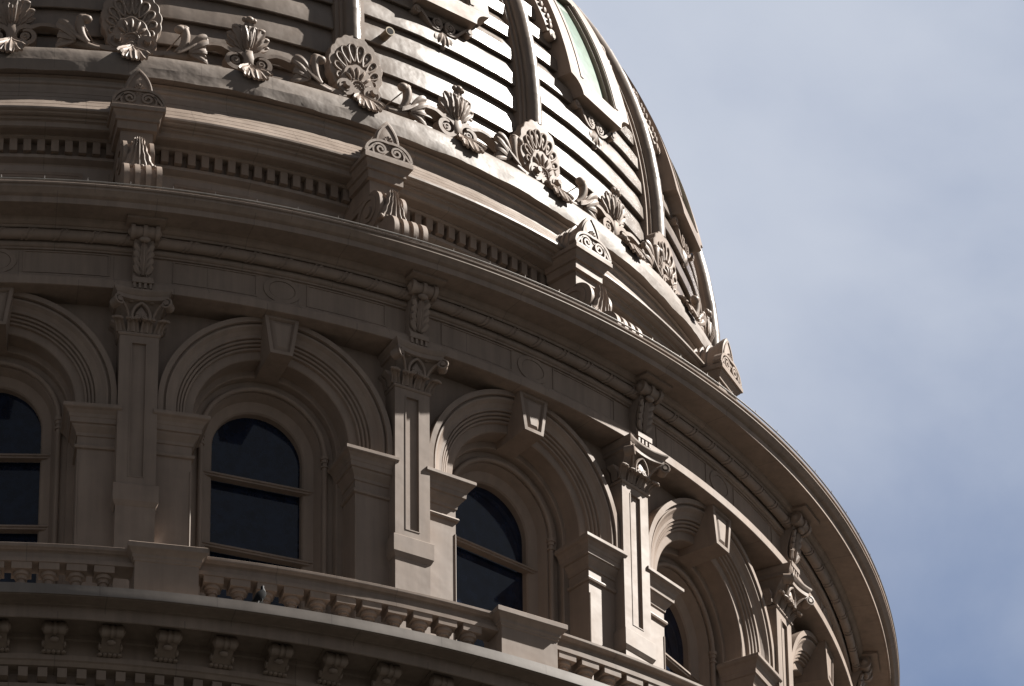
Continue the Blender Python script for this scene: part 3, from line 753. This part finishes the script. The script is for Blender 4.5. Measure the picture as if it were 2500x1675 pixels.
def pilaster():
    m = MB(); w, R = .30, 14.0; pw = .125; z0_, z1_ = -2.60, -.12
    m.box(-w, -pw, 13.6, R, z0_, z1_); m.box(pw, w, 13.6, R, z0_, z1_)
    m.box(-w, w, 13.6, R, z1_, .03); m.box(-w, w, 13.6, R, -3.2, z0_)
    m.box(-pw-.01, pw+.01, 13.6, R-.035, z0_-.01, z1_+.01)
    for s_ in (1, -1): m.box(*sorted((s_*pw, s_*(pw-.018))), R-.04, R+.008, z0_, z1_)
    m.box(-pw, pw, R-.04, R+.0075, z1_-.018, z1_); m.box(-pw, pw, R-.04, R+.0075, z0_, z0_+.018)
    m.loft([(w, R+.001, -7.0), (w, R+.001, -3.13), (w+.012, R+.01, -3.12), (w+.045, R+.045, -3.05), (w+.045, R+.045, -2.76), (w+.04, R+.04, -2.75)], 13.6)
    m.loft([(.31, 14.01, .0), (.325, 14.025, .02), (.325, 14.025, .045), (.30, 14.0, .06)], 13.6)
    return m
def capital():
    m = MB(); NS[0] = -1
    # bell
    m.loft([(.28, 13.98, .04), (.285, 13.99, .3), (.30, 14.04, .40), (.34, 14.12, .50), (.36, 14.15, .53)], 13.6)
    def leafrow(us, z0_, h, w, r0_, out_, th=.035):
        for u in us:
            pth = []
            for k in range(9):
                q = k/8; pth.append((u+(u*.25)*q*q, r0_+.02+out_*q**2.2, z0_+h*q if q < .9 else z0_+h*(.9+.0)))
            rows = []
            for k, p in enumerate(pth):
                q = k/8; ww = w*(1-.12*math.sin(q*3)) ; row = []
                for j in range(9):
                    a = -1+j/4; row.append((p[0]+a*ww, p[1]+.018*math.cos(a*math.pi*2)-.012*a*a, p[2]+(.012*math.sin(j*2.1) if k == 8 else 0)))
                back = [(x, y-th, z) for x, y, z in row[::-1]]; rows.append(row+back)
            m.grid(rows, cu=True, cap=True)
            e = pth[-1]; m.tube([(e[0]-w, e[1]-.01, e[2]), (e[0]-w*.5, e[1]+.02, e[2]-.012), (e[0], e[1]+.012, e[2]+.0), (e[0]+w*.5, e[1]+.02, e[2]-.012), (e[0]+w, e[1]-.01, e[2])], .024, 7)
    leafrow((-.10, .10), .06, .20, .096, 14.0, .10)
    leafrow((-.285, .285), .06, .19, .075, 13.985, .12)
    for s_ in (1, -1):                             # leaves returning along the sides
        for r in (13.72, 13.88):
            m.loft2([(*sorted((s_*.29, s_*.33)), r-.06, r+.06, .06), (*sorted((s_*.29, s_*.36)), r-.06, r+.06, .22), (*sorted((s_*.29, s_*.43)), r-.065, r+.065, .27), (*sorted((s_*.29, s_*.44)), r-.065, r+.065, .30)])
    # pointed heart with two small scrolls
    hp = bez((.0, .50), (.08, .46), (.17, .36), (.13, .20), n=8)
    for s_ in (1, -1):
        m.tube([(s_*u, 14.17-.03*i/8, z) for i, (u, z) in enumerate(hp)], .024, 7)
        m.ribbon([(s_*u, z) for u, z in spiral(.058, .255, .052, .018, 60, 1.3, 16)], .02, 14.05, 14.16)
        m.ball((s_*.058, 14.14, .255), .026, 8)
        st = bez((.17, 14.10, .20), (.2, 14.16, .38), (.30, 14.24, .47), (.38, 14.30, .47), n=8)
        m.tube([(s_*u, r, z) for u, r, z in st], .022, 7)
        cx = Vector((s_*.385, 14.265, .425))
        sidev = Vector((.83*s_, .55, 0)).normalized(); fr = Vector((-.45*s_, .89, 0)).normalized()
        pts = []
        for i in range(26):
            a = R_(90)-R_(i*20); q = .088*(1-.026*i); pts.append(tuple(cx+sidev*(q*math.cos(a))+Vector((0, 0, q*math.sin(a)))+fr*.06))
        m.tube(pts, .018, 6); m.cyl(cx-fr*.09, fr*.14, .082, 18); m.cyl(cx-fr*.05, fr*.13, .032, 10)
        m.ball((s_*.16, 14.16, .515), .03, 8, (1.6, 1, .5))
    m.prism([(-.10, .30), (0, .46), (.10, .30), (.03, .28), (0, .20), (-.03, .28)], 14.05, 14.145, .01)
    # abacus with its hollow front
    def plan(o_):
        pts = [(-.40-o_, 13.6)]
        for i in range(17):
            a = -1+i/8; pts.append((a*(.405+o_), 14.22+o_+.075*abs(a)**2.2))
        return pts+[(.40+o_, 13.6)]
    rows = []
    for o_, z in ((-.02, .525), (-.01, .53), (-.01, .60), (.0, .605), (.01, .63), (.035, .66), (.04, .67), (.04, .70), (.03, .706)):
        rows.append([(u, r, z) for u, r in plan(o_)])
    m.grid(rows, cu=True, cap=True)
    return m
repeat('pilaster', pilaster().mesh('pilaster', 'panel', 12), PK, [('capital', capital().mesh('capital', 'carved', 45))])

# ================================================================== balustrade and lower cornice
lc = [(17.0, -7.2), (17.08, -7.12), (17.08, -6.94), (17.455, -6.94), (17.46, -6.95), (17.46, -7.14), (17.74, -7.15), (17.765, -7.16), (17.78, -7.295), (17.785, -7.315), (17.77, -7.315), (17.76, -7.33), (17.72, -7.325), (17.66, -7.322), (17.58, -7.32), (17.53, -7.318), (17.52, -7.325), (17.49, -7.322),
      (17.48, -7.325), (17.48, -7.515), (17.465, -7.525), (17.44, -7.515), (17.43, -7.385), (16.86, -7.39), (16.85, -7.45), (16.82, -7.47), (16.80, -7.70), (16.83, -7.71), (16.83, -7.795), (16.80, -7.81), (16.76, -7.86), (16.60, -7.87), (16.55, -7.89), (16.55, -8.06), (16.62, -8.07), (16.62, -8.13), (16.56, -8.16), (16.55, -9.4), (16.5, -9.4), (16.5, -11), (14.6, -11), (14.6, -62.9)]
part('walkway', MB().ring([(12.8, -7.0), (13.6, -7.09), (17.09, -7.13)], 240).mesh('walkway', 'roofing'))
lcp = part('lower_cornice', MB().ring(lc, 480).mesh('lower_cornice', 'ring', 14))
fl = MB(); rows = []
for i in range(720):                               # crimped flashing along the lip
    th = 2*math.pi*i/720; x, y = math.sin(th), math.cos(th); j = .0015*noise.noise(Vector((x*40, y*40, 0)))
    rows.append([(r*x, r*y, z) for r, z in ((17.48, -7.137), (17.770+j, -7.142), (17.785+j, -7.152), (17.791+j, -7.23), (17.798+j*.6, -7.305), (17.798+j*.6, -7.325))])
fl.grid(rows, cv=True); sub('lip_flashing', fl.mesh('lip_flashing', 'lip', 20), lcp)
dm = toothed(380, .12, 360/380, .068, 16.56, 16.74, -8.03, -7.875)
sub('dentil_course', dm.mesh('lower_dentils', 'paint'), lcp)
def modillion():
    m = MB(); m.prismu([(16.78, -7.95), (16.90, -7.93), (17.0, -7.86), (17.10, -7.84), (17.18, -7.80), (17.18, -7.66), (16.78, -7.66)], -.135, .135)
    m.cyl((-.15, 17.19, -7.755), (.30, 0, 0), .085, 20)
    for u in (-.105, .105): m.cyl((u-.045, 17.19, -7.755), (.09, 0, 0), .095, 20)
    m.cyl((-.022, 17.19, -7.755), (.044, 0, 0), .098, 20)
    for s_ in (1, -1): m.cyl((s_*.15, 17.19, -7.755), (s_*.04, 0, 0), .085, 16, .02)
    m.ball((0, 17.08, -7.87), .07, 10, (1, .8, .6))
    for k in range(5): m.ball((-.14+.07*k, 16.87, -7.945), .05, 8, (.8, 1, .5))
    for s_ in (1, -1): m.ball((s_*.15, 16.95, -7.86), .06, 8, (.5, 1, 1))
    m.loft([(.2, 17.3, -7.66), (.2, 17.3, -7.642)], 16.8)
    return m
for o in repeat('modillion', modillion().mesh('modillion', 'carved'), [-1.15+2.70*i for i in range(-3, 16)]): o.location.z = Z0+.25
rl = [(17.12, -6.55), (17.44, -6.55), (17.44, -6.49), (17.42, -6.475), (17.42, -6.46), (17.39, -6.44), (17.385, -6.37), (17.40, -6.355), (17.43, -6.345), (17.445, -6.33), (17.47, -6.315), (17.475, -6.30), (17.475, -6.262), (17.46, -6.25), (17.1, -6.22), (17.08, -6.3), (17.12, -6.33), (17.12, -6.55)]
part('handrail', MB().ring(rl, 480).mesh('handrail', 'ring', 14))
def pier():
    m = MB(); m.loft([(.46, 17.52, -7.15), (.46, 17.52, -6.50), (.475, 17.535, -6.49), (.48, 17.54, -6.46), (.50, 17.555, -6.44), (.50, 17.56, -6.40), (.515, 17.575, -6.38), (.55, 17.61, -6.34), (.565, 17.63, -6.325), (.575, 17.635, -6.315), (.575, 17.635, -6.24), (.56, 17.62, -6.225), (.52, 17.56, -6.195)], 17.0); return m
repeat('balustrade_pier', pier().mesh('balustrade_pier', 'panel', 14), PK[1:7])
def baluster():
    m = MB(); c = 17.28
    m.box(-.145, .145, c-.14, c+.145, -6.665, -6.55)
    prof_ = [(.115, -6.665), (.12, -6.70), (.115, -6.725), (.085, -6.735), (.075, -6.76), (.085, -6.775), (.085, -6.79), (.06, -6.80), (.065, -6.84), (.09, -6.89), (.11, -6.95), (.105, -7.0), (.07, -7.05)]
    rows = [[(r*math.cos(2*math.pi*j/20), c+r*math.sin(2*math.pi*j/20), z) for j in range(20)] for r, z in prof_]
    m.grid(rows, cu=True, cap=True); return m
BA = baluster().mesh('baluster', 'paint')
for k in range(-2, 4):
    for j in range(-5, 6): part('baluster', BA, PHI0+BAY*(k+.5)+j*1.285-.30)

# ================================================================== the pigeon
def pigeon():
    secs = [(-.205, .075, .012, .010), (-.17, .085, .024, .014), (-.12, .105, .040, .030), (-.06, .135, .056, .052), (-.01, .162, .066, .066), (.035, .182, .064, .068), (.068, .205, .054, .060), (.085, .232, .040, .044), (.095, .258, .028, .032), (.103, .280, .024, .026), (.112, .298, .023, .024), (.122, .306, .019, .020), (.134, .304, .010, .010), (.150, .298, .003, .004)]
    m = MB(); rows = []; n = 16
    for i, (x, z, w, h) in enumerate(secs):
        a = secs[max(i-1, 0)]; b = secs[min(i+1, len(secs)-1)]; dx, dz = b[0]-a[0], b[1]-a[1]; l = math.hypot(dx, dz); nx, nz_ = -dz/l, dx/l
        rows.append([(x+nx*h*math.sin(2*math.pi*j/n), w*math.cos(2*math.pi*j/n), z+nz_*h*math.sin(2*math.pi*j/n)) for j in range(n)])
    m.grid(rows, cu=True, cap=True)
    for s_ in (1, -1):
        m.tube([(.01, s_*.028, .12), (.0, s_*.028, .06), (.012, s_*.028, .008)], [.018, .007, .005], 8)
        for d in (-.4, 0, .4): m.tube([(.012, s_*.028, .008), (.045, s_*.028+d*.045, .005)], [.006, .004], 6)
        m.tube([(.012, s_*.028, .008), (-.014, s_*.028, .005)], [.006, .004], 6)
    return m
def pig_wing(s_):
    m = MB(); rows = []
    for i in range(9):
        q = i/8; x = .06-.25*q; z = .178-.098*q; w = .052*math.sin(min(1, .18+q*.92)*math.pi)**.8+.004
        y = s_*(.074-.048*q*q)
        rows.append([(x, y+s_*.006, z+w), (x+.004, y+s_*.014, z), (x, y+s_*.006, z-w), (x, y-s_*.006, z-w), (x, y-s_*.006, z+w)])
    m.grid(rows, cu=True, cap=True); return m
def feather(name, c1, c2, z0_, z1_):
    m = bpy.data.materials.new(name); m.use_nodes = True; t = m.node_tree; b = t.nodes['Principled BSDF']; b.inputs['Roughness'].default_value = .6; b.inputs['Specular IOR Level'].default_value = .15
    tcn = N(t, 'ShaderNodeTexCoord'); sx = N(t, 'ShaderNodeSeparateXYZ'); L(t, tcn.outputs['Object'], sx.inputs[0])
    nn = N(t, 'ShaderNodeTexNoise', i_Scale=60.0); L(t, tcn.outputs['Object'], nn.inputs['Vector'])
    ma = N(t, 'ShaderNodeMath', operation='MULTIPLY_ADD', i_1=.05, i_2=-.025); L(t, nn.outputs[0], ma.inputs[0])
    aa = N(t, 'ShaderNodeMath', operation='ADD'); L(t, sx.outputs['Z'], aa.inputs[0]); L(t, ma.outputs[0], aa.inputs[1])
    r = N(t, 'ShaderNodeMapRange', i_1=z0_, i_2=z1_); L(t, aa.outputs[0], r.inputs[0])
    c = N(t, 'ShaderNodeMix', data_type='RGBA'); c.inputs['A'].default_value = (*c1, 1); c.inputs['B'].default_value = (*c2, 1)
    L(t, r.outputs[0], c.inputs['Factor']); L(t, c.outputs['Result'], b.inputs['Base Color']); return m
M['bird'] = feather('pigeon_feathers', (.022, .025, .025), (.004, .004, .006), .17, .25)
M['wing'] = feather('pigeon_wing_feathers', (.004, .004, .005), (.007, .007, .008), .10, .20)
def place_pigeon():
    th = R_(10.96); r = 17.70
    bme = pigeon(); up = R_(26); bme.v = [((u-.01)*math.cos(up)-(z-.12)*math.sin(up), -r_, .12+(u-.01)*math.sin(up)+(z-.12)*math.cos(up)) if z > .11 or abs(u) > .05 else (u, -r_, z) for u, r_, z in bme.v]; me = bme.mesh('pigeon', 'bird', 60)
    o = link('pigeon', me); o.location = (r*math.sin(th), -r*math.cos(th), Z0-7.14); o.rotation_euler = (0, 0, R_(22))
    o['label'] = 'dark grey pigeon with a pale breast perched on the ledge before the balusters'; o['category'] = 'bird'
    for s_ in (1, -1):
        w = pig_wing(s_); w.v = [((u-.01)*math.cos(up)-(z-.12)*math.sin(up), -r_, .12+(u-.01)*math.sin(up)+(z-.12)*math.cos(up)) for u, r_, z in w.v]; link('wing', w.mesh('wing', 'wing', 60), o)
place_pigeon()
